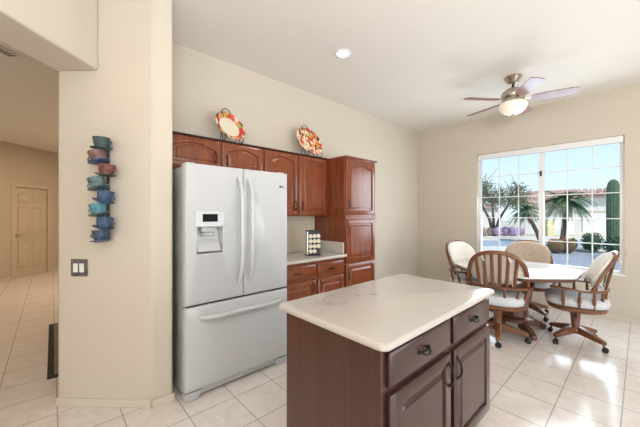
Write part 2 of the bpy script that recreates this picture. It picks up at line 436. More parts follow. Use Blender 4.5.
# upper cabinets over the fridge, and over the counter
YU = 2.785
def upper(name, label, x0, x1, z0, z1, doors):
    t = thing(name, label, 'cabinet', ((x0+x1)/2, YW-0.16, z0))
    bm = B(); box(bm, x0, x1, YU+0.021, YW-0.002, z0, z1-0.012)
    obj('body', bm, M_cherry, t)
    obj('crown_strip', bxm(x0, x1, YU-0.010, YW-0.002, z1-0.012, z1), M_dark_trim, t, bevel=0.003)
    for (a, b, hx, hz) in doors:
        d = obj('door', panel_front(B(), a, b, z0+0.006, z1-0.024, YU, rise=0.045), M_cherry, t)
        obj('handle', pull(B(), hx, hz, YU), M_bronze, d)
    return t
upper('wall_cabinet', 'cherry two-door wall cabinet above the white refrigerator', 0.700, 1.720, 1.815, 2.13,
      [(0.735, 1.222, 1.178, 1.95), (1.250, 1.705, 1.292, 1.93)])
upper('wall_cabinet', 'taller cherry wall cabinet over the counter, right of the refrigerator', 1.722, 2.699, 1.375, 2.13,
      [(1.740, 2.196, 2.161, 1.50), (2.222, 2.672, 2.258, 1.50)])

# pantry
t = thing('pantry_cabinet', 'tall cherry pantry cabinet standing at the end of the counter', 'cabinet', (3.04, 2.78, 0))
PX0, PX1, PY = 2.703, 3.325, 2.48
obj('body', bxm(PX0, PX1, PY+0.021, YW-0.002, 0.09, 2.11), M_cherry, t)
obj('plinth', bxm(PX0+0.01, PX1-0.01, PY+0.08, YW-0.002, 0.0, 0.09), M_dark_trim, t)
obj('crown_strip', bxm(PX0-0.004, PX1+0.014, PY-0.014, YW-0.002, 2.11, 2.13), M_cherry_h, t, bevel=0.004)
obj('middle_rail', bxm(PX0, PX1, PY+0.002, PY+0.021, 1.335, 1.385), M_cherry_h, t)
d = obj('door', panel_front(B(), PX0+0.02, PX1-0.02, 1.39, 2.09, PY, rise=0.045), M_cherry, t)
obj('handle', pull(B(), PX0+0.052, 1.52, PY), M_bronze, d)
bm = B()
d = obj('door', panel_front(bm, PX0+0.02, PX1-0.02, 0.78, 1.33, PY, rise=0.0), M_cherry, t)
obj('handle', pull(B(), PX0+0.052, 1.20, PY), M_bronze, d)
d = obj('door', panel_front(B(), PX0+0.02, PX1-0.02, 0.12, 0.765, PY, rise=0.0), M_cherry, t)
obj('handle', pull(B(), PX0+0.052, 0.62, PY), M_bronze, d)

# base cabinet with counter
BX0, BX1, BY = 1.675, 2.700, 2.485
t = thing('base_cabinet', 'cherry base cabinet with two drawers under the wall counter', 'cabinet', (2.2, 2.77, 0))
obj('body', bxm(BX0, BX1, BY+0.021, YW-0.002, 0.10, 0.872), M_cherry, t)
obj('plinth', bxm(BX0, BX1, BY+0.09, YW-0.002, 0.0, 0.10), M_dark_trim, t)
for a, b in ((BX0+0.015, 2.212), (2.252, BX1-0.02)):
    d = obj('drawer', slab_front(B(), a, b, 0.675, 0.832, BY), M_cherry_h, t)
    obj('handle', pull(B(), (a+b)/2, 0.755, BY, 0.09, False), M_bronze, d)
    d = obj('door', panel_front(B(), a, b, 0.12, 0.655, BY, rise=0.0), M_cherry, t)
    hx = b-0.035 if a < 2.0 else a+0.035
    obj('handle', pull(B(), hx, 0.58, BY), M_bronze, d)
t = thing('countertop', 'cream quartz wall counter between refrigerator and pantry', 'countertop', (2.2, 2.75, 0.88))
obj('slab', bxm(BX0-0.01, BX1-0.001, 2.447, YW-0.002, 0.873, 0.906), M_quartz, t, bevel=0.008, seg=3)
obj('upstand', bxm(BX1-0.022, BX1-0.001, 2.50, YW-0.003, 0.907, 1.045), M_quartz, t, bevel=0.003)
tag(obj('backsplash', bxm(BX0, BX1-0.024, YW-0.013, YW-0.002, 0.908, 1.37), M_backsplash, t), 'beige tiled backsplash')

# ------------------------------------------------------------------ refrigerator
FX0, FX1, FY = 0.730, 1.648, 2.252
SM = 1.196
t = thing('refrigerator', 'white french door refrigerator with bottom freezer drawer and ice dispenser', 'refrigerator', (1.175, 2.62, 0))
obj('body', bxm(FX0+0.008, FX1-0.008, FY+0.085, 3.0, 0.03, 1.765), M_fridge_side, t, bevel=0.006)
# left door with a real dispenser recess
DX0, DX1, DZ0, DZ1 = 0.808, 1.012, 1.095, 1.300
x0, x1, z0, z1 = FX0, SM-0.003, 0.715, 1.78
bm = B()
def rect(x0, x1, z0, z1, y, m=6):
    pts = []
    cs = [(x0, z0), (x1, z0), (x1, z1), (x0, z1)]
    for i in range(4):
        a, b = cs[i], cs[(i+1) % 4]
        for k in range(m): pts.append((a[0]+(b[0]-a[0])*k/m, y, a[1]+(b[1]-a[1])*k/m))
    return pts
loops(bm, [rect(x0, x1, z0, z1, FY+0.08), rect(x0, x1, z0, z1, FY+0.012), rect(x0+0.004, x1-0.004, z0+0.004, z1-0.004, FY+0.004), rect(x0+0.012, x1-0.012, z0+0.012, z1-0.012, FY),
           rect(DX0-0.012, DX1+0.012, DZ0-0.012, DZ1+0.012, FY), rect(DX0-0.006, DX1+0.006, DZ0-0.006, DZ1+0.006, FY-0.004), rect(DX0, DX1, DZ0, DZ1, FY-0.002), rect(DX0+0.008, DX1-0.008, DZ0+0.012, DZ1, FY+0.065)])
ld = obj('left_door', bm, M_fridge, t)
# dispenser control panel
dp = obj('dispenser_panel', bxm(DX0-0.012, DX1+0.012, FY-0.007, FY+0.001, DZ1+0.004, DZ1+0.125), M_fridge, ld, bevel=0.004)
# sub-parts stay two levels down: display and buttons hang from the door
tag(obj('display', bxm(0.850, 0.968, FY-0.0095, FY-0.0065, 1.340, 1.400), mat('dark_display_glass', (0.004, 0.004, 0.005), 0.5, spec=0.15), ld), 'black display screen')
for xx in (0.824, 0.994):
    for zz in (1.345, 1.370, 1.395): obj('button', bxm(xx-0.010, xx+0.010, FY-0.0085, FY-0.0065, zz-0.004, zz+0.004), M_grey, ld)
bm = B()
lathe(bm, [(0.045, 0), (0.055, 0.012), (0.05, 0.03), (0.03, 0.035)], (0.905, FY+0.035, 1.225), (0, 0, 1), 20)
box(bm, 0.85, 0.96, FY+0.012, FY+0.06, 1.262, 1.297)
tag(obj('ice_chute', bm, M_grey, ld), 'grey ice chute')
bm = B()
loops(bm, [[(DX0+0.012, FY+0.004, DZ0+0.016), (DX1-0.012, FY+0.004, DZ0+0.016), (DX1-0.012, FY+0.062, DZ0+0.10), (DX0+0.012, FY+0.062, DZ0+0.10)],
           [(DX0+0.012, FY+0.0, DZ0+0.020), (DX1-0.012, FY+0.0, DZ0+0.020), (DX1-0.012, FY+0.058, DZ0+0.104), (DX0+0.012, FY+0.058, DZ0+0.104)]])
obj('drip_tray', bm, M_fridge, ld)
bm = B(); x0, x1 = SM+0.003, FX1
loops(bm, [rect(x0, x1, z0, z1, FY+0.08), rect(x0, x1, z0, z1, FY+0.012), rect(x0+0.004, x1-0.004, z0+0.004, z1-0.004, FY+0.004), rect(x0+0.012, x1-0.012, z0+0.012, z1-0.012, FY)])
rd = obj('right_door', bm, M_fridge, t)
# small dark emblem on the right door
bm = B(); ex, ez = 1.578, 1.652
lathe(bm, [(0.011, 0), (0.011, 0.002)], (ex-0.012, FY+0.0005, ez), (0, -1, 0), 16)
box(bm, ex+0.004, ex+0.009, FY-0.0015, FY+0.001, ez-0.008, ez+0.008); box(bm, ex+0.009, ex+0.014, FY-0.0015, FY+0.001, ez-0.008, ez-0.004)
box(bm, ex+0.017, ex+0.026, FY-0.0015, FY+0.001, ez+0.004, ez+0.008); box(bm, ex+0.017, ex+0.021, FY-0.0015, FY+0.001, ez-0.008, ez+0.004); box(bm, ex+0.021, ex+0.026, FY-0.0015, FY+0.001, ez-0.008, ez-0.001)
tag(obj('emblem', bm, mat('dark_grey_plastic', (0.05, 0.05, 0.055), 0.4), rd), 'small dark grey emblem')
def fridge_handle(parent, x):
    pts = []; n = 16
    for k in range(n+1):
        s = k/n; o = 0.062*min(1, math.sin(PI*s)*2.2)**0.7 if 0 < s < 1 else 0.0
        pts.append((x, FY-o*1.0-0.0, 0.84+(1.70-0.84)*s))
    obj('handle', tube(B(), pts, 0.017, 10), M_fridge, parent)
fridge_handle(ld, SM-0.045); fridge_handle(rd, SM+0.045)
bm = B(); z0, z1 = 0.075, 0.700; x0, x1 = FX0, FX1
loops(bm, [rect(x0, x1, z0, z1, FY+0.08), rect(x0, x1, z0, z1, FY+0.012), rect(x0+0.004, x1-0.004, z0+0.004, z1-0.004, FY+0.004), rect(x0+0.012, x1-0.012, z0+0.012, z1-0.012, FY)])
fd = obj('freezer_drawer', bm, M_fridge, t)
pts = []
for k in range(17):
    s = k/16; o = 0.055*min(1, math.sin(PI*s)*2.4)**0.7 if 0 < s < 1 else 0.0
    pts.append((0.838+(1.565-0.838)*s, FY-o, 0.615))
obj('handle', tube(B(), pts, 0.018, 10), M_fridge, fd)
bm = B(); box(bm, FX0+0.02, FX1-0.02, FY+0.03, FY+0.09, 0.022, 0.07)
obj('base_grille', bm, M_fridge_side, t, bevel=0.006)
for xx in (FX0+0.055, FX1-0.055):
    bm = B()
    loops(bm, [[(xx-0.055, FY+0.01, 0.0), (xx+0.035, FY+0.01, 0.0), (xx+0.06, FY+0.01, 0.035), (xx+0.075, FY+0.01, 0.062), (xx-0.058, FY+0.01, 0.062)],
               [(xx-0.055, FY+0.085, 0.0), (xx+0.035, FY+0.085, 0.0), (xx+0.06, FY+0.085, 0.035), (xx+0.075, FY+0.085, 0.062), (xx-0.058, FY+0.085, 0.062)]])
    obj('foot', bm, M_fridge_side, t, bevel=0.008)
obj('gasket', bxm(FX0+0.012, FX1-0.012, FY+0.03, FY+0.086, 0.699, 0.716), M_black, t)
for xx in (FX0+0.05, FX1-0.05):
    obj('hinge_cover', bxm(xx-0.035, xx+0.035, FY+0.03, FY+0.16, 1.766, 1.79), M_fridge_side, t, bevel=0.008)

# ------------------------------------------------------------------ kitchen island
IX0, IX1, IY0, IY1 = 0.952, 2.118, 0.665, 1.302
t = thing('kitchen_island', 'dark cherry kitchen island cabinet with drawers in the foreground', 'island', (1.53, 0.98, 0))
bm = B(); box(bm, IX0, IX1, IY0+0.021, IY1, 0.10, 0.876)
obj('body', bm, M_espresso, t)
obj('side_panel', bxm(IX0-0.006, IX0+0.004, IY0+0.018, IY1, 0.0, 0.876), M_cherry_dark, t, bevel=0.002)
obj('plinth', bxm(IX0+0.006, IX1-0.02, IY0+0.09, IY1-0.02, 0.0, 0.10), M_dark_trim, t)
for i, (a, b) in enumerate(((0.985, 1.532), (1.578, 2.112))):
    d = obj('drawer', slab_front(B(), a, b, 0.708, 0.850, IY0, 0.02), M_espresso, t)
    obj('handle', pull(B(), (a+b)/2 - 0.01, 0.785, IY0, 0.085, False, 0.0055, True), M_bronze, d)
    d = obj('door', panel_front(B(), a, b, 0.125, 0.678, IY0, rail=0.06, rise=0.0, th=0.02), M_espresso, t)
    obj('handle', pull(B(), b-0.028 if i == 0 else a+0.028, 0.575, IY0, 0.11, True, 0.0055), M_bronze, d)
def rrect(x0, x1, y0, y1, r, z, n=6):
    pts = []
    for cx, cy, a0 in ((x1-r, y1-r, 0), (x0+r, y1-r, PI/2), (x0+r, y0+r, PI), (x1-r, y0+r, 1.5*PI)):
        for k in range(n+1): pts.append((cx+r*math.cos(a0+PI/2*k/n), cy+r*math.sin(a0+PI/2*k/n), z))
    return pts
cx0, cx1, cy0, cy1 = 0.908, 2.135, 0.635, 1.348
ls = []
for k in range(9):
    a = -PI/2 + PI*k/8; e_ = 0.0165*(1-math.cos(a)); ls.append(rrect(cx0+e_, cx1-e_, cy0+e_, cy1-e_, 0.035, 0.8945+0.0170*math.sin(a)))
ic = obj('island_countertop', loops(B(), ls), M_quartz)
tag(ic, 'cream veined quartz countertop on the foreground island', 'countertop')

# ------------------------------------------------------------------ items on cabinets and counter
def polar(bm, outline, c, nrm_fn, rings=10):
    pass
def plate(name, label, x, y, z, r, tilt, yaw, m_rim, m_well, well):
    """dish leaning on an easel; local: normal +z, then rotated to stand"""
    t = thing(name, label, 'plate', (x, y, z))
    R_ = Matrix.Rotation(yaw, 3, 'Z') @ Matrix.Rotation(PI/2 - tilt, 3, 'X')
    def put(bm): bmesh.ops.transform(bm, matrix=R_.to_4x4(), verts=bm.verts); return bm
    bm = B(); lathe(bm, [(well, 0.006), (well+0.012, 0.010), (r*0.93, 0.026), (r, 0.031), (r*0.995, 0.027), (well+0.015, 0.004), (well, 0.0)], n=48, cap=False)
    rim = obj('rim', put(bm), m_rim, t, local=True)
    bm = B(); lathe(bm, [(0.001, 0.0), (well, 0.0), (well, 0.006), (0.001, 0.005)], n=48)
    obj('well', put(bm), m_well, t, local=True)
    return t
def easel(label, x, y, z, r, tilt):
    t = thing('plate_easel', label, 'easel', (x, y, z))
    bm = B(); ct, st = math.cos(tilt), math.sin(tilt)
    for s in (-1, 1):
        xx = s*r*0.55
        tube(bm, [(xx, -0.075, 0.052), (xx, -0.082, 0.02), (xx, -0.055, 0.012), (xx, -0.012, 0.015), (xx*0.9, 0.035, 0.12), (xx*0.7, 0.035+0.17*st, 0.16+r*0.6)], 0.004, 6)
        tube(bm, [(xx, -0.055, 0.012), (xx*1.1, -0.06, 0.004)], 0.004, 6)
        tube(bm, [(xx*0.9, 0.035, 0.12), (xx*0.9, 0.10, 0.004)], 0.0035, 6)
        ball(bm, (xx, -0.075, 0.056), 0.007, sub=1)
    tube(bm, [(-r*0.5, -0.012, 0.015), (r*0.5, -0.012, 0.015)], 0.0035, 6)
    n = 14
    tube(bm, [(-r*0.66*math.cos(PI*k/n)*0.6, 0.035+0.17*st+0.02*math.sin(PI*k/n), 0.16+r*0.6+r*0.75*math.sin(PI*k/n)) for k in range(n+1)], 0.004, 6)
    obj('wire_frame', bm, M_bronze, t, local=True)
    return t
TL = math.radians(25)
for (x, r, nm, lab, elab, mr, mw, well, yw) in (
    (1.375, 0.172, 'decorative_plate', 'cream plate with a bright patterned rim above the refrigerator cabinet', 'black wire easel holding the cream plate with patterned rim', M_plate_a, M_cream_glaze, 0.115, 0.16),
    (2.470, 0.205, 'decorative_plate', 'plate patterned all over with red and black diamonds on the cabinet top', 'black wire easel holding the diamond patterned plate', M_plate_b, M_plate_b, 0.115, 0.0)):
    yb = 2.86; z0 = 2.131
    easel(elab, x, yb, z0, r, TL)
    zc = z0+0.018 + r*math.cos(TL); yc = yb - 0.030 + r*math.sin(TL)
    plate(nm, lab, x, yc, zc, r, TL, yw, mr, mw, well)

# coffee pod rack
t = thing('pod_rack', 'black coffee pod rack holding rows of pods on the counter', 'rack', (2.325, 2.66, 0.907), math.radians(-20))
bm = B(); box(bm, -0.085, 0.085, -0.055, 0.055, 0.0, 0.012); box(bm, -0.08, 0.08, -0.035, 0.035, 0.012, 0.285); box(bm, -0.086, 0.086, -0.04, 0.04, 0.285, 0.30)
obj('stand', bm, M_black, t, local=True, bevel=0.004)
obj('end_panel', bxm(-0.0845, -0.079, -0.036, 0.036, 0.014, 0.284), M_chrome, t, local=True)
M_pod = mat('pod_lid', (0.72, 0.64, 0.50), 0.4)
for j in range(4):
    for i in range(3):
        if j == 0 and i == 2: continue
        bm = B(); lathe(bm, [(0.021, 0), (0.024, 0.012), (0.025, 0.0145), (0.023, 0.016)], (-0.05+0.05*i, -0.035, 0.05+0.06*j), (0, -1, 0), 16)
        obj('pod', bm, M_pod, t, local=True)

# ------------------------------------------------------------------ wall art, switch, vents, lamps
nrm = Vector((-1, -1, 0)).normalized(); alongw = Vector((1, -1, 0)).normalized()
cw = Vector((0.316, 2.615, 0)) + nrm*0.074
def glaze(name, c0, c1): return noisy(name, tuple(0.45*x for x in c0), tuple(0.8*x for x in c1), 34, 0.45)
cols = {'teal': glaze('teal_tin', (0.035, 0.075, 0.085), (0.075, 0.14, 0.15)), 'rust': glaze('rust_pink_tin', (0.20, 0.08, 0.07), (0.34, 0.20, 0.17)),
        'pink': glaze('red_tin', (0.26, 0.07, 0.06), (0.36, 0.16, 0.14)), 'aqua': glaze('aqua_tin', (0.07, 0.16, 0.18), (0.22, 0.33, 0.34)),
        'blue': glaze('blue_tin', (0.045, 0.085, 0.20), (0.13, 0.21, 0.36)), 'turq': glaze('turquoise_tin', (0.05, 0.27, 0.36), (0.17, 0.48, 0.55)),
        'navy': glaze('navy_tin', (0.035, 0.065, 0.14), (0.10, 0.17, 0.27)), 'dark': glaze('dark_tin', (0.03, 0.035, 0.05), (0.09, 0.09, 0.11))}
t = thing('wall_sculpture', 'tall stack of colourful tin cups and saucers hung on the cream wall', 'wall art', (cw.x, cw.y, 1.19), math.atan2(alongw.y, alongw.x))
# local: +x along the wall to the right, -y away from the wall
specs = [('teal', 'teal', 0.00, 0, 1), ('rust', 'blue', -0.015, 12, -1), ('pink', 'dark', 0.03, -6, 1), ('aqua', 'aqua', -0.015, 14, -1), ('blue', 'blue', 0.012, -12, 1), ('turq', 'aqua', -0.012, 10, -1), ('blue', 'navy', 0.012, -8, 1), ('navy', 'blue', 0.0, 4, -1)]
ztop = 0.742
for i, (c, sc, dx, tl, hs) in enumerate(specs):
    zb = ztop - 0.0925*(i+1) + 0.012
    Rm = Matrix.Translation((dx, 0, zb)) @ Matrix.Rotation(math.radians(-tl*1.4), 4, 'Y') @ Matrix.Diagonal((0.88, 0.88, 1, 1))
    bm = B(); lathe(bm, [(0.034, 0.008), (0.042, 0.012), (0.052, 0.04), (0.058, 0.078), (0.061, 0.084), (0.056, 0.083), (0.046, 0.045), (0.036, 0.02)], n=20)
    pts = [(hs*(0.052+0.032*math.sin(PI*k/8)), 0, 0.068-0.04*k/8) for k in range(9)]
    tube(bm, pts, 0.005, 6)
    bmesh.ops.transform(bm, matrix=Rm, verts=bm.verts); obj('cup', bm, cols[c], t, local=True)
    bm = B(); lathe(bm, [(0.03, 0.0), (0.035, -0.002), (0.074, 0.010), (0.075, 0.015), (0.035, 0.008), (0.03, 0.010)], n=24)
    bmesh.ops.transform(bm, matrix=Rm, verts=bm.verts); obj('saucer', bm, cols[sc], t, local=True)
obj('hanger', bxm(-0.004, 0.004, 0.052, 0.073, 0.02, 0.74), cols['dark'], t, local=True)

sw = Vector((0.157, 2.774, 0))
t = thing('light_switch', 'double light switch with a patterned metal plate on the cream wall', 'light switch', (sw.x, sw.y, 0.945), math.atan2(alongw.y, alongw.x))
M_tinpl = noisy('etched_metal_plate', (0.02, 0.02, 0.035), (0.22, 0.20, 0.19), 45, 0.4, metal=0.5)
obj('plate', bxm(-0.062, 0.062, -0.008, 0.0, 0.0, 0.125), M_tinpl, t, local=True, bevel=0.004)
for s in (-1, 1):
    obj('rocker', bxm(s*0.023-0.017, s*0.023+0.017, -0.013, -0.007, 0.030, 0.095), M_white, t, local=True, bevel=0.003)

t = thing('wall_plate', 'small beige plate on the wall just right of the dining window', 'wall plate', (XW, 0.103, 0.83))
obj('plate', bxm(XW-0.008, XW, 0.085, 0.121, 0.83, 0.91), M_base, t, bevel=0.003)

# recessed ceiling lamp
def downlight(name, label, x, y, z, power):
    t = thing(name, label, 'ceiling light', (x, y, z))
    obj('trim_ring', lathe(B(), [(0.062, -0.004), (0.062, -0.010), (0.085, -0.008), (0.09, -0.001), (0.07, -0.0005)], n=32, cap=False), M_white, t, local=True)
    obj('lens', lathe(B(), [(0.063, -0.003), (0.063, -0.007), (0.02, -0.009)], n=32), M_lamp, t, local=True)
    d = bpy.data.lights.new('bulb', 'SPOT'); o = bpy.data.objects.new('bulb', d); C.objects.link(o); o.parent = t
    o.location = (0, 0, -0.03); d.energy = power; d.spot_size = 2.3; d.spot_blend = 0.8; d.shadow_soft_size = 0.06; d.color = (1.0, 0.88, 0.70)
    return t
downlight('recessed_light', 'lit round recessed light in the kitchen ceiling', 2.223, 2.075, CEIL, 16)
# hall fixtures
p = at(32, 5.3); 
t = thing('smoke_detector', 'small round smoke detector on the hall ceiling', 'smoke detector', (p.x, p.y, 2.914))
obj('housing', lathe(B(), [(0.065, 0), (0.065, -0.02), (0.045, -0.035), (0.01, -0.036)], n=24), M_ceil, t, local=True)
p = at(2, 2.71)
t = thing('air_vent', 'ceiling air vent with dark slots beyond the hall header', 'vent', (p.x, p.y, 2.914), math.radians(45))
obj('frame', bxm(-0.11, 0.11, -0.055, 0.055, -0.012, 0), M_white, t, local=True, bevel=0.003)
for k in range(6): obj('slot', bxm(-0.09+0.032*k, -0.073+0.032*k, -0.04, 0.04, -0.014, -0.011), M_black, t, local=True)
hl = bpy.data.lights.new('hall_lamp', 'AREA'); ho = bpy.data.objects.new('hall_lamp', hl); C.objects.link(ho)
hl.size = 0.5; hl.energy = 48; hl.color = (1.0, 0.78, 0.56); ho.location = (0.9, 7.4, 2.88)
hl2 = bpy.data.lights.new('entry_window_daylight', 'AREA'); ho2 = bpy.data.objects.new('entry_window_daylight', hl2); C.objects.link(ho2)
hl2.shape = 'RECTANGLE'; hl2.size = 1.2; hl2.size_y = 1.8; hl2.energy = 55; hl2.color = (1.0, 0.86, 0.70); ho2.location = (-5.9, 3.2, 1.4)
ho2.rotation_euler = Vector((1, 0.15, -0.25)).to_track_quat('-Z', 'Z').to_euler()

# hall runner rug
M_rug = noisy('brown_rug_pile', (0.16, 0.12, 0.095), (0.30, 0.24, 0.19), 40, 0.95)
M_rugb = mat('dark_rug_border', (0.035, 0.028, 0.025), 0.95)
a, b = at(47, 2.48), at(49, 3.70)
t = thing('runner_rug', 'dark brown bordered rug on the hall tiles behind the cream wall', 'rug', (a.x, a.y, 0.0))
ax = (b-a).normalized(); side = Vector((ax.y, -ax.x, 0)); L_ = (b-a).length
def rug_poly(i0, w):
    return [tuple((a+ax*i0+side*i0)[:2]), tuple((a+ax*(L_-i0)+side*i0)[:2]), tuple((a+ax*(L_-i0)+side*(w-i0))[:2]), tuple((a+ax*i0+side*(w-i0))[:2])]
obj('border', prism(B(), rug_poly(0, 0.62), 0.0005, 0.008), M_rugb, t)
obj('pile', prism(B(), rug_poly(0.045, 0.62), 0.0082, 0.010), M_rug, t)

# ------------------------------------------------------------------ ceiling fan
fx, fy = 4.131, 1.047
t = thing('ceiling_fan', 'five blade ceiling fan with bowl light over the dining table', 'fan', (fx, fy, CEIL))
obj('canopy', lathe(B(), [(0.092, 0), (0.095, -0.012), (0.080, -0.03), (0.066, -0.055), (0.035, -0.085), (0.02, -0.09)], n=28), M_nickel, t, local=True)
obj('downrod', lathe(B(), [(0.014, -0.08), (0.014, -0.15)], n=14), M_black, t, local=True)
obj('motor_housing', lathe(B(), [(0.03, -0.135), (0.075, -0.15), (0.115, -0.18), (0.125, -0.215), (0.12, -0.25), (0.10, -0.27), (0.10, -0.29)], n=32), M_nickel, t, local=True)
obj('fitter_ring', lathe(B(), [(0.10, -0.29), (0.128, -0.297), (0.13, -0.31), (0.10, -0.315)], n=32), M_nickel, t, local=True)
obj('light_bowl', lathe(B(), [(0.128, -0.312), (0.148, -0.335), (0.150, -0.355), (0.135, -0.395), (0.10, -0.43), (0.05, -0.452), (0.01, -0.457)], n=32), M_bowl, t, local=True)
obj('finial', lathe(B(), [(0.022, -0.452), (0.022, -0.460), (0.010, -0.472), (0.004, -0.478)], n=14), M_nickel, t, local=True)
for k in range(5):
    ang = YAW - PI/2 + math.radians(-30 + 72*k)
    Rm = Matrix.Rotation(ang, 4, 'Z') @ Matrix.Translation((0, 0, -0.285)) @ Matrix.Rotation(math.radians(-13), 4, 'X')
    out = [(0.18, -0.045), (0.23, -0.062), (0.42, -0.070), (0.575, -0.072), (0.605, -0.055), (0.61, 0.0), (0.605, 0.055), (0.575, 0.072), (0.42, 0.070), (0.23, 0.062), (0.18, 0.045)]
    bm = prism(B(), out, -0.004, 0.004); bmesh.ops.transform(bm, matrix=Rm, verts=bm.verts)
    bl = obj('blade', bm, M_blade, t, local=True)
    bm = prism(B(), [(0.09, -0.018), (0.17, -0.014), (0.25, -0.04), (0.27, 0.0), (0.25, 0.04), (0.17, 0.014), (0.09, 0.018)], 0.004, 0.011); bmesh.ops.transform(bm, matrix=Rm, verts=bm.verts)
    obj('blade_iron', bm, M_nickel, bl, local=True)

# ------------------------------------------------------------------ dining table
TX, TY = 4.20, 1.05
t = thing('dining_table', 'octagonal dining table with white top on a wooden pedestal', 'table', (TX, TY, 0))
def octo(ap, z, r=0.10):
    """octagon with rounded corners"""
    R_ = (ap-r)/math.cos(PI/8); pts = []
    for k in range(8):
        a = PI/8+k*PI/4
        for m in range(5):
            b = a - PI/8 + PI/4*m/4; pts.append((R_*math.cos(a)+r*math.cos(b), R_*math.sin(a)+r*math.sin(b), z))
    return pts
obj('tabletop', loops(B(), [octo(0.60, 0.728), octo(0.612, 0.734), octo(0.612, 0.746), octo(0.604, 0.752)]), M_laminate, t, local=True, bevel=0.003)
obj('edge_band', loops(B(), [octo(0.575, 0.690), octo(0.600, 0.700), octo(0.606, 0.727), octo(0.55, 0.728)]), M_oak_dark, t, local=True)
obj('pedestal', lathe(B(), [(0.20, 0.12), (0.20, 0.16), (0.15, 0.18), (0.14, 0.40), (0.15, 0.52), (0.20, 0.66), (0.24, 0.689)], n=12), M_oak_dark, t, local=True)
def arched_leg(bm, ang, L, z_in, z_out, h_in, h_out, w, r0=0.02, foot=0.0):
    n = 8; ls = []
    ca, sa = math.cos(ang), math.sin(ang)
    for k in range(n+1):
        s = k/n; r = r0+(L-r0)*s; zt = z_in + h_in + (z_out+h_out-z_in-h_in)*(s**1.3); zb = z_in + (z_out-z_in)*(s**0.9); hw = w*(1-0.25*s)/2
        ls.append([(r*ca - o*sa, r*sa + o*ca, z) for o, z in ((-hw, zb), (hw, zb), (hw, zt), (-hw, zt))])
    return loops(bm, ls)
for k in range(4):
    obj('leg', arched_leg(B(), PI/4+k*PI/2, 0.37, 0.06, 0.0, 0.11, 0.05, 0.075, 0.12), M_oak_dark, t, local=True, bevel=0.008)

# napkin holder
p = Vector((4.30, 1.19, 0.752))
t = thing('napkin_holder', 'small wire holder with white napkins on the dining table', 'napkin holder', p, math.radians(-42))
obj('napkins', bxm(-0.065, 0.065, -0.014, 0.014, 0.008, 0.135), M_white, t, local=True, bevel=0.004)
bm = B()
for y in (-0.022, 0.022):
    tube(bm, [(-0.06, y, 0.004), (-0.06, y, 0.145), (0.06, y, 0.145), (0.06, y, 0.004)], 0.004, 6)
box(bm, -0.07, 0.07, -0.03, 0.03, 0.0005, 0.007)
obj('wire_frame', bm, M_bronze, t, local=True)

# ------------------------------------------------------------------ swivel captain's chairs
def superell(a, b, t, p=2.6):
    c, s = math.cos(t), math.sin(t)
    return (a*abs(c)**(2/p)*(1 if c >= 0 else -1), b*abs(s)**(2/p)*(1 if s >= 0 else -1))
def spindle(bm, p0, p1, r=0.012):
    prof = [(0.0, 0.7), (0.12, 0.75), (0.2, 1.15), (0.26, 0.8), (0.32, 1.2), (0.5, 1.35), (0.66, 1.15), (0.72, 0.8), (0.78, 1.15), (0.88, 0.8), (1.0, 0.7)]
    p0 = Vector(p0); p1 = Vector(p1)
    return tube(bm, [p0.lerp(p1, s) for s, _ in prof], [r*k for _, k in prof], 8)
def hoop_pt(a):
    """a in 0..pi: bent back hoop, leaning back from the arms"""
    c = math.cos(a); y = (0.275*abs(c)**0.80)*(1 if c >= 0 else -1)
    h = max(0.0, math.sin(a))**0.66
    x = -0.10 - 0.190*h - 0.035*(1-(y/0.275)**2)
    return Vector((x, y, 0.620+0.380*h))
def rail_pt(u):
    """u in -1..1 round the horseshoe arm rail"""
    # straight arm from the front, then the round back
    if abs(u) < 0.62:
        a = u/0.62*PI/2
        return Vector((-0.055-0.19*math.cos(a), 0.305*math.sin(a), 0.620))
    s = (abs(u)-0.62)/0.38
    return Vector((-0.055+0.285*s, (0.305+0.012*math.sin(PI*s))*(1 if u > 0 else -1), 0.620+0.018*s))
def seat_pt(u):
    """matching points on the seat rim"""
    a = u*PI*0.86
    return Vector((-0.225*math.cos(a)*1.02, 0.255*math.sin(a) if abs(a) < PI/2 else 0.255*math.sin(a)**1 if False else 0.255*(math.sin(a)), 0.435))
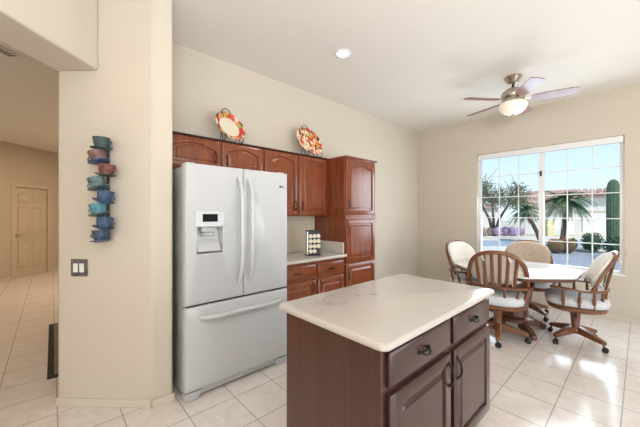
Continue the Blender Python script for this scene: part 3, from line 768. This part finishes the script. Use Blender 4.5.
def make_chair(label, cush, seatm):
    t = thing('swivel_chair', label, 'chair')
    n = 32
    ol = lambda k_, z: [(*superell(0.25*k_, 0.265*k_, 2*PI*k/n), z) for k in range(n)]
    obj('seat', loops(B(), [ol(0.90, 0.375), ol(0.99, 0.388), ol(1.0, 0.410), ol(0.96, 0.423)]), M_oak, t, local=True)
    ls = [[(*superell(0.25*k_+0.012, 0.25*k_, 2*PI*k/n, 3.0), z) for k in range(n)] for k_, z in ((0.90, 0.424), (1.0, 0.438), (1.04, 0.470), (1.02, 0.505), (0.92, 0.524), (0.6, 0.534), (0.3, 0.532), (0.05, 0.528))]
    obj('seat_cushion', loops(B(), ls), seatm, t, local=True, smooth=80)
    pts = [rail_pt(-1+2*k/40) for k in range(41)]
    obj('arm_rail', tube(B(), pts, 0.014, 10, ry=0.026, up=(0, 0, 1)), M_oak, t, local=True)
    for u, su in ((-0.86, -0.62), (-0.68, -0.50), (-0.48, -0.39), (-0.29, -0.24), (-0.10, -0.08), (0.10, 0.08), (0.29, 0.24), (0.48, 0.39), (0.68, 0.50), (0.86, 0.62)):
        p1 = rail_pt(u); b = superell(0.225, 0.245, PI - su*PI*0.98*0.9)
        p0 = Vector((b[0], b[1], 0.415))
        if abs(u) > 0.5: p0 = Vector((p1.x*0.92, 0.242*(1 if u > 0 else -1), 0.415))
        obj('arm_spindle', spindle(B(), p0, p1, 0.0125), M_oak, t, local=True)
    hp = [hoop_pt(PI*k/36) for k in range(37)]
    obj('back_hoop', tube(B(), hp, 0.014, 10, ry=0.021, up=(-1, 0, 0.3)), M_oak, t, local=True)
    for k in range(6):
        yy = -0.190 + 0.076*k
        # hoop angle with this y
        c = (abs(yy)/0.275)**(1/0.80)*(1 if yy >= 0 else -1); top = hoop_pt(math.acos(c))
        y0 = yy*0.82
        p0 = Vector((-0.055-0.185*math.sqrt(1-(y0/0.305)**2), y0, 0.622))
        bm = tube(B(), [p0.lerp(top, s) for s in (0, 0.25, 0.5, 0.75, 1)], 0.007, 8, ry=0.017, up=(1, 0, 0.3))
        obj('back_spindle', bm, M_oak, t, local=True)
    # back cushion in front of the spindles
    m_ = 40; ls = []
    bc = Vector((-0.21, 0, 0.84))
    def outl(k, s):
        a = 2*PI*k/m_; c, sn = math.cos(a), math.sin(a)
        if sn >= 0:
            y = 0.264*abs(c)**0.80*(1 if c >= 0 else -1); z = 0.178*sn**0.72
        else:
            y = 0.264*abs(c)**0.40*(1 if c >= 0 else -1)*(1-0.03*abs(sn)); z = -0.175*abs(sn)**0.55
        return y*s, z*s
    def cx(y, z, off):
        zz = z+0.82; h = max(0, min(1.05, (zz-0.620)/0.380))
        xb = -0.10-0.190*h-0.035*(1-(y/0.275)**2) - 0.05*(1-h)*(1-(y/0.275)**2)
        return Vector((xb+0.020+off, y, zz))
    for s, off in ((0.05, 0.002), (0.6, 0.002), (0.93, 0.004), (1.0, 0.020), (0.97, 0.038), (0.88, 0.050), (0.7, 0.055), (0.45, 0.056), (0.22, 0.054), (0.05, 0.052)):
        L = []
        for k in range(m_):
            y, z = outl(k, s); L.append(cx(y, z, off))
        ls.append(L)
    bcsh = obj('back_cushion', loops(B(), ls), cush, t, local=True, smooth=80)
    for yy in (-0.09, 0.09):
        for zz in (-0.02, 0.09): obj('tuft_button', ball(B(), cx(yy, zz, 0.055), 0.011, 0.5, 1, 1, 1), cush, bcsh, local=True)
    for yy, zz in ((-0.12, 0.135), (0.12, 0.135), (-0.14, -0.13), (0.14, -0.13)):
        q = cx(yy, zz, -0.01); bm = tube(B(), [q+Vector((0.015, 0, 0)), q+Vector((-0.03, 0.006, 0.0)), q+Vector((-0.04, 0.0, -0.02)), q+Vector((-0.035, -0.012, -0.05))], 0.008, 6)
        obj('tie', bm, cush, bcsh, local=True)
    obj('column', lathe(B(), [(0.05, 0.10), (0.055, 0.13), (0.045, 0.16), (0.036, 0.18), (0.042, 0.26), (0.048, 0.33), (0.06, 0.345), (0.10, 0.355), (0.10, 0.375)], n=18), M_oak, t, local=True)
    bm = B(); box(bm, -0.12, 0.12, -0.045, 0.045, 0.355, 0.376); obj('tilt_mechanism', bm, M_black, t, local=True, bevel=0.004)
    bm = B(); tube(bm, [(0.0, 0.04, 0.365), (0.02, 0.24, 0.345)], 0.006, 6); ball(bm, (0.022, 0.25, 0.343), 0.018, sub=2); obj('tilt_knob', bm, M_black, t, local=True)
    for k in range(4):
        a = k*PI/2
        lg = obj('leg', arched_leg(B(), a, 0.285, 0.105, 0.075, 0.075, 0.035, 0.058, 0.02), M_oak, t, local=True, bevel=0.006)
        bm = B(); c = Vector((0.268*math.cos(a), 0.268*math.sin(a), 0)); sdv = Vector((-math.sin(a+0.5), math.cos(a+0.5), 0)); tr = Vector((math.cos(a+0.5), math.sin(a+0.5), 0))*0.012
        for s in (-1, 1):
            lathe(bm, [(0.006, -0.010), (0.022, -0.009), (0.026, -0.004), (0.026, 0.004), (0.022, 0.009), (0.006, 0.010)], c+tr+sdv*0.014*s+Vector((0, 0, 0.0265)), sdv, 16)
        tube(bm, [c+Vector((0, 0, 0.03)), c+Vector((0, 0, 0.10))], 0.007, 8)
        ball(bm, c+tr*0.6+Vector((0, 0, 0.045)), 0.018, sub=1)
        obj('caster', bm, M_black, lg, local=True)
    return t
def place_chair(t, x, y, facing, base, label):
    t.location = (x, y, 0); t.rotation_euler = (0, 0, math.radians(facing)); t['label'] = label
    t['group'] = 'swivel chairs round the dining table'
    for ch in t.children:
        if ch.name.startswith('leg') or ch.name.startswith('column'): ch.rotation_euler = (0, 0, math.radians(base-facing))
proto = make_chair('swivel chair', M_cushion, M_seatfab)
spots = [(3.72, 1.09, 13, 16, 'wooden swivel chair with its spindle back to the island'),
         (4.25, 0.485, 101, 60, 'wooden swivel chair seen from the side, right of the table'),
         (4.33, 1.575, -106, 20, 'wooden swivel chair left of the table beside the wall, partly hidden by the island chair'),
         (4.92, 1.06, 196, 53, 'wooden swivel chair with tan back cushion between table and window')]
chairs = [proto] + [copy_tree(proto) for _ in spots[1:]]
for c_, s_ in zip(chairs, spots): place_chair(c_, *s_)
for ch in chairs[3].children:
    if ch.name.startswith('back_cushion'):
        ch.data = ch.data.copy(); ch.data.materials[0] = M_tan_cushion

# ------------------------------------------------------------------ outdoors, on its own ground
GZ = -0.15
M_gravel = noisy('grey_gravel', (0.22, 0.22, 0.25), (0.42, 0.42, 0.46), 12, 0.95)
M_asphalt = noisy('asphalt', (0.30, 0.34, 0.40), (0.36, 0.40, 0.46), 3, 0.9)
M_concrete = noisy('pale_concrete', (0.62, 0.56, 0.48), (0.70, 0.64, 0.56), 1.2, 0.9)
M_sand = noisy('tan_ground', (0.50, 0.42, 0.33), (0.62, 0.53, 0.42), 2.0, 0.95)
M_stucco = noisy('white_stucco', (0.72, 0.70, 0.66), (0.80, 0.78, 0.74), 2.0, 0.9)
M_stucco2 = noisy('tan_stucco_and_shadow', (0.56, 0.48, 0.38), (0.62, 0.54, 0.44), 2.0, 0.9)
M_bark = noisy('brown_bark', (0.07, 0.05, 0.04), (0.16, 0.12, 0.09), 9, 0.95, (1, 1, 3))
def leafm(name, a, b): return noisy(name, a, b, 3.5, 0.7, spec=0.2)
M_mesq = leafm('grey_green_leaves', (0.15, 0.17, 0.11), (0.30, 0.32, 0.22))
M_palm = leafm('palm_leaves', (0.035, 0.085, 0.05), (0.11, 0.20, 0.10))
M_bush = leafm('dark_green_leaves', (0.025, 0.055, 0.035), (0.07, 0.12, 0.06))
M_lav = leafm('lavender_flowers', (0.46, 0.34, 0.56), (0.76, 0.62, 0.76))
M_pinkb = leafm('dry_pink_shrub', (0.50, 0.34, 0.32), (0.66, 0.55, 0.48))
M_gold = leafm('yellow_spines', (0.50, 0.24, 0.05), (0.30, 0.07, 0.04))
M_cact = noisy('cactus_skin', (0.035, 0.085, 0.055), (0.095, 0.16, 0.08), 6, 0.7)
M_barrel = noisy('brown_green_cactus_skin', (0.13, 0.06, 0.035), (0.10, 0.11, 0.05), 6, 0.7)
M_tile = mat('red_roof_tile', (0.40, 0.17, 0.11), 0.8)
v = coords(M_tile, 'Object', (1, 1, 1)); f = noise(M_tile, v, 1.4, 3)
ln(M_tile, ramp(M_tile, f, [(0.3, (0.34, 0.17, 0.13)), (0.7, (0.55, 0.36, 0.29))]), bsdf(M_tile).inputs['Base Color'])
M_opane = mat('dark_window_pane', (0.05, 0.07, 0.09), 0.1)

def ground_quad(name, s0, s1, d0, d1, z0, z1, m):
    pts = [sd(s0, d0), sd(s1, d0), sd(s1, d1), sd(s0, d1)]
    return struct(name, prism(B(), [(p.x, p.y) for p in pts], z0, z1), m)
bm = bxm(XW+0.15, 75, -45, 60, GZ-0.3, GZ)
struct('ground_outside', bm, M_gravel)
ground_quad('street', 3, 45, 13.4, 17.2, GZ, GZ+0.012, M_asphalt)
ground_quad('pavement_near', 3, 45, 12.2, 13.4, GZ, GZ+0.08, M_concrete)
ground_quad('pavement_far', 3, 60, 17.2, 19.2, GZ, GZ+0.10, M_concrete)
ground_quad('yard_far', 3, 70, 19.2, 58, GZ, GZ+0.05, M_sand)
ground_quad('driveway', 18.2, 34, 19.2, 30, GZ+0.05, GZ+0.07, M_concrete)

# house across the street: white stucco with a red tile roof
HX, HY0, HY1 = 32.0, -8.0, 5.9
t = thing('house', 'white stucco house with red tile roof across the street', 'house', (HX, 0, GZ))
hz = GZ
obj('wall', bxm(HX, HX+8, HY0, HY1, hz, 3.05), M_stucco, t)
bm = B()   # tiled parapet along the front
for k in range(int((HY1-HY0)/0.42)):
    y = HY0+0.21+0.42*k
    tube(bm, [(HX-0.55, y, 2.98), (HX+0.9, y, 3.34)], 0.19, 8)
obj('roof', bm, M_tile, t)
obj('fascia', bxm(HX-0.25, HX-0.02, HY0, HY1, 2.72, 2.86), M_stucco2, t)
obj('shadow_line', bxm(HX-0.06, HX-0.001, HY0, HY1, 1.50, 1.66), M_stucco2, t)  # tan strip standing in for the shadow line across the white wall
obj('garage_door', bxm(HX-0.07, HX-0.001, -1.2, 3.2, hz+0.06, 1.48), M_white, t)
# garage wing, nearer, with a sloped tile roof
t = thing('garage', 'white garage with sloping red tile roof left of the palms', 'garage', (28.0, 4.85, GZ))
gx, gy0, gy1 = 26.0, 3.5, 6.2
obj('wall', bxm(gx, gx+4, gy0, gy1, hz, 2.16), M_stucco, t)
bm = B()
ng = 16
for k in range(ng):
    y = gy0-0.35 + (gy1-gy0+0.7)*(k+0.5)/ng
    tube(bm, [(gx-0.5, y, 2.12), (gx+4.0, y, 3.22)], 0.13, 6)
obj('roof', bm, M_tile, t)
obj('roof_deck', loops(B(), [[(gx-0.45, gy0-0.3, 2.04), (gx-0.45, gy1+0.3, 2.04), (gx+4.0, gy1+0.3, 3.12), (gx+4.0, gy0-0.3, 3.12)], [(gx-0.45, gy0-0.3, 2.12), (gx-0.45, gy1+0.3, 2.12), (gx+4.0, gy1+0.3, 3.20), (gx+4.0, gy0-0.3, 3.20)]]), M_tile, t)
obj('garage_door', bxm(gx-0.05, gx-0.001, gy0+0.4, gy1-0.4, hz+0.07, 1.85), M_white, t)
# neighbour's low house behind the tree
t = thing('house', 'pale house wall glimpsed behind the tree at left', 'house', (30, 13.5, GZ))
obj('wall', bxm(30, 36, 10.5, 22, hz, 2.0), M_stucco, t)
obj('roof', loops(B(), [[(29.5, 10.2, 2.0), (36.5, 10.2, 2.0), (36.5, 22.3, 2.0), (29.5, 22.3, 2.0)], [(32, 11.5, 2.7), (34, 11.5, 2.7), (34, 21, 2.7), (32, 21, 2.7)]]), M_tile, t)

def leaves(bm, c, rx, ry, rz, n, size, shell=0.55):
    c = Vector(c)
    for _ in range(n):
        d = Vector((random.gauss(0, 1), random.gauss(0, 1), random.gauss(0, 1))).normalized()
        r = shell + (1-shell)*random.random()
        p = c + Vector((d.x*rx*r, d.y*ry*r, d.z*rz*r))
        a = Vector((random.gauss(0, 1), random.gauss(0, 1), random.gauss(0, 1))).normalized()
        b = a.orthogonal().normalized(); q = b.cross(a)
        s = size*(0.6+0.8*random.random())
        v = [bm.verts.new(p + b*s*i + q*s*0.5*j) for i, j in ((-1, 0), (0, -1), (1, 0), (0, 1))]
        bm.faces.new(v)
    return bm
def leafobj(name, bm, m, parent=None):
    me = bpy.data.meshes.new(name)
    if parent is not None: bmesh.ops.translate(bm, verts=bm.verts, vec=-base_of(parent))
    bm.to_mesh(me); bm.free(); me.materials.append(m)
    o = bpy.data.objects.new(name, me); C.objects.link(o)
    if parent is not None: o.parent = parent
    return o
def shrub(name, label, cat, u, d, r, h, m, group=None, n=260, sz=0.06, core=True):
    p = at(u, d, GZ + 0.05); t = thing(name, label, cat, p, 0, group)
    bm = B(); 
    ball(bm, p+Vector((0, 0, h*0.48)), 1, r*0.78, r*0.78, h*0.44, 2)
    leaves(bm, p+Vector((0, 0, h*0.5)), r, r, h*0.52, n, sz, 0.85)
    leafobj('foliage', bm, m, t)
    bm = tube(B(), [p+Vector((0, 0, -0.04)), p+Vector((0, 0, h*0.4))], 0.04, 6); obj('stem', bm, M_bark, t)
    return t

# mesquite tree with a thin open crown
def mesquite(label, u, d, h, spread):
    p = at(u, d, GZ+0.05); t = thing('mesquite_tree', label, 'tree', p)
    bm = B(); tips = []
    for k in range(3):
        a = k*2.1+0.4; q1 = p+Vector((0.35*math.cos(a), 0.35*math.sin(a), h*0.28)); q2 = q1+Vector((spread*0.25*math.cos(a), spread*0.25*math.sin(a), h*0.22))
        tube(bm, [p+Vector((0, 0, -0.03)), q1, q2], [0.12, 0.09, 0.06], 7)
        for j in range(5):
            b = a + (j-2)*0.55; q3 = q2+Vector((spread*(0.25+0.3*random.random())*math.cos(b), spread*(0.25+0.3*random.random())*math.sin(b), h*(0.10+0.25*random.random())))
            tube(bm, [q2, (q2+q3)/2+Vector((0, 0, 0.15)), q3], [0.05, 0.035, 0.02], 6)
            for i in range(3):
                q4 = q3+Vector((random.uniform(-0.8, 0.8), random.uniform(-0.8, 0.8), random.uniform(0.2, 1.1)))
                tube(bm, [q3, q4], [0.02, 0.01], 5); tips.append(q3); 
    obj('trunk', bm, M_bark, t)
    bm = B()
    for q in tips: leaves(bm, q+Vector((0, 0, -0.25)), 0.80, 0.80, 0.60, 135, 0.07, 0.1)
    leafobj('foliage', bm, M_mesq, t)
    return t
mesquite('open grey-green tree across the street at the window\'s left side', 494, 20.3, 4.2, 2.1)

# palms
def palm(label, u, d, top_u, h, R_, n=34):
    p = at(u, d, GZ); q = at(top_u, d, h); t = thing('palm_tree', label, 'palm', p)
    mid = p.lerp(q, 0.5) + Vector((0, 0, 0)) + (p-q)*0.0
    bm = tube(B(), [p, p.lerp(q, 0.3)+RT*0.05, p.lerp(q, 0.65)+RT*0.04, q], [0.13, 0.10, 0.09, 0.11], 10)
    obj('trunk', bm, M_bark, t)
    bm = B()
    for k in range(n):
        a = 2*PI*k/n*3.7; el = random.uniform(-0.25, 1.15); dirv = Vector((math.cos(a), math.sin(a), 0)); pts = []
        L = R_*random.uniform(0.85, 1.1)
        for i in range(9):
            s = i/8; r = L*s*math.cos(el*0.6)*(1-0.12*s); z = L*(math.sin(el)*s - 0.75*s*s*(0.7+0.3*math.cos(el)))
            pts.append(q + dirv*r + Vector((0, 0, z)))
        tube(bm, pts, [0.018*(1-0.8*i/8)+0.003 for i in range(9)], 4)
        side = Vector((-dirv.y, dirv.x, 0))
        for i in range(1, 30):
            s = i/30*8; j = min(7, int(s)); pp = pts[j].lerp(pts[j+1], s-j); tdir = (pts[j+1]-pts[j]).normalized()
            ll = R_*0.28*math.sin(PI*min(1, 0.15+0.85*i/30))
            for sg in (-1, 1):
                e_ = pp + (side*sg*0.8 + tdir*0.7 + Vector((0, 0, -0.15))).normalized()*ll; w = tdir*0.022
                bm.faces.new([bm.verts.new(x) for x in (pp-w, pp+w, e_)])
    leafobj('fronds', bm, M_palm, t)
    return t
palm('taller feathery palm tree seen through the right window panes', 561, 13.0, 565, 2.0, 1.22, 46)
palm('shorter leaning palm tree seen beside the window\'s middle stile', 541, 16.0, 526, 1.55, 1.0, 34)

# saguaro cactus
p = at(613.3, 11.4, GZ)
t = thing('saguaro_cactus', 'tall ribbed green saguaro cactus outside the window\'s right side', 'cactus', p)
bm = B(); n = 56; ls = []
Hc = 2.90
for s in [0, 0.06, 0.3, 0.55, 0.8, 0.9, 0.95, 0.975, 0.99, 0.997, 1.0]:
    r = 0.195*(0.9+0.1*math.sin(min(s, 0.9)*3)) * (1 if s < 0.88 else max(0.04, math.sqrt(max(0, 1-((s-0.88)/0.12)**2))))
    ls.append([p + Vector((r*(1-0.10*(k % 4 == 0) + 0.05*(k % 4 == 2))*math.cos(2*PI*k/n), r*(1-0.10*(k % 4 == 0)+0.05*(k % 4 == 2))*math.sin(2*PI*k/n), Hc*s)) for k in range(n)])
obj('stem', loops(bm, ls), M_cact, t, smooth=60)

# round clipped shrubs, barrel cacti, flower beds
shrub('round_shrub', 'dark round clipped shrub beside the saguaro cactus', 'shrub', 592, 11.7, 0.36, 0.78, M_bush, None, 500, 0.035)
shrub('leafy_shrub', 'green shrub at the window\'s lower right corner outside', 'shrub', 617, 10.0, 0.36, 0.72, M_bush)
shrub('leafy_shrub', 'small upright green shrub right of the golden barrel cacti', 'shrub', 573.5, 12.4, 0.13, 0.50, M_palm, n=120, sz=0.04)
for i, (u, d, lab) in enumerate(((555.5, 11.6, 'golden barrel cactus, left of the pair below the palm'), (567, 11.6, 'golden barrel cactus, right of the pair below the palm'))):
    p = at(u, d, GZ); t = thing('barrel_cactus', lab, 'cactus', p)
    bm = B(); n = 40; ls = []
    for k in range(9):
        a = -PI/2+PI*k/8*0.98+0.03; r = 0.27*max(0.05, math.cos(a)); ls.append([p+Vector((r*(1-0.08*(j % 2))*math.cos(2*PI*j/n), r*(1-0.08*(j % 2))*math.sin(2*PI*j/n), 0.28+0.28*math.sin(a))) for j in range(n)])
    obj('stem', loops(bm, ls), M_barrel, t)
    bm = B(); leaves(bm, p+Vector((0, 0, 0.40)), 0.27, 0.27, 0.18, 260, 0.035, 0.85); leafobj('spines', bm, M_gold, t)
beds = [(483, 20.0, M_pinkb, 'dry pinkish shrub, leftmost along the far pavement'), (490.5, 20.3, M_pinkb, 'dry pinkish shrub at the foot of the open tree'),
        (498, 19.9, M_lav, 'lavender shrub, leftmost of the lavender row'), (505.5, 20.2, M_lav, 'lavender shrub, second from left in the lavender row'),
        (513, 19.9, M_lav, 'lavender shrub, third from left in the lavender row'), (520.5, 20.2, M_lav, 'lavender shrub, rightmost of the lavender row')]
for u, d, m, lab in beds:
    shrub('flowering_shrub' if m is M_lav else 'dry_shrub', lab, 'shrub', u, d, 0.25, 0.62 if m is M_lav else 0.56, m, 'shrubs along the far pavement', 260, 0.075)
p = at(549, 19.5, GZ+0.05)
t = thing('utility_box', 'pale yellow utility box behind the palms across the street', 'utility box', p, YAW)
obj('cabinet', bxm(-0.2, 0.2, -0.24, 0.24, 0, 1.0), mat('pale_yellow_paint', (0.66, 0.58, 0.34), 0.7), t, local=True, bevel=0.02)
obj('lid', bxm(-0.22, 0.22, -0.26, 0.26, 1.0, 1.06), mat('pale_yellow_lid_paint', (0.66, 0.58, 0.34), 0.7), t, local=True, bevel=0.02)
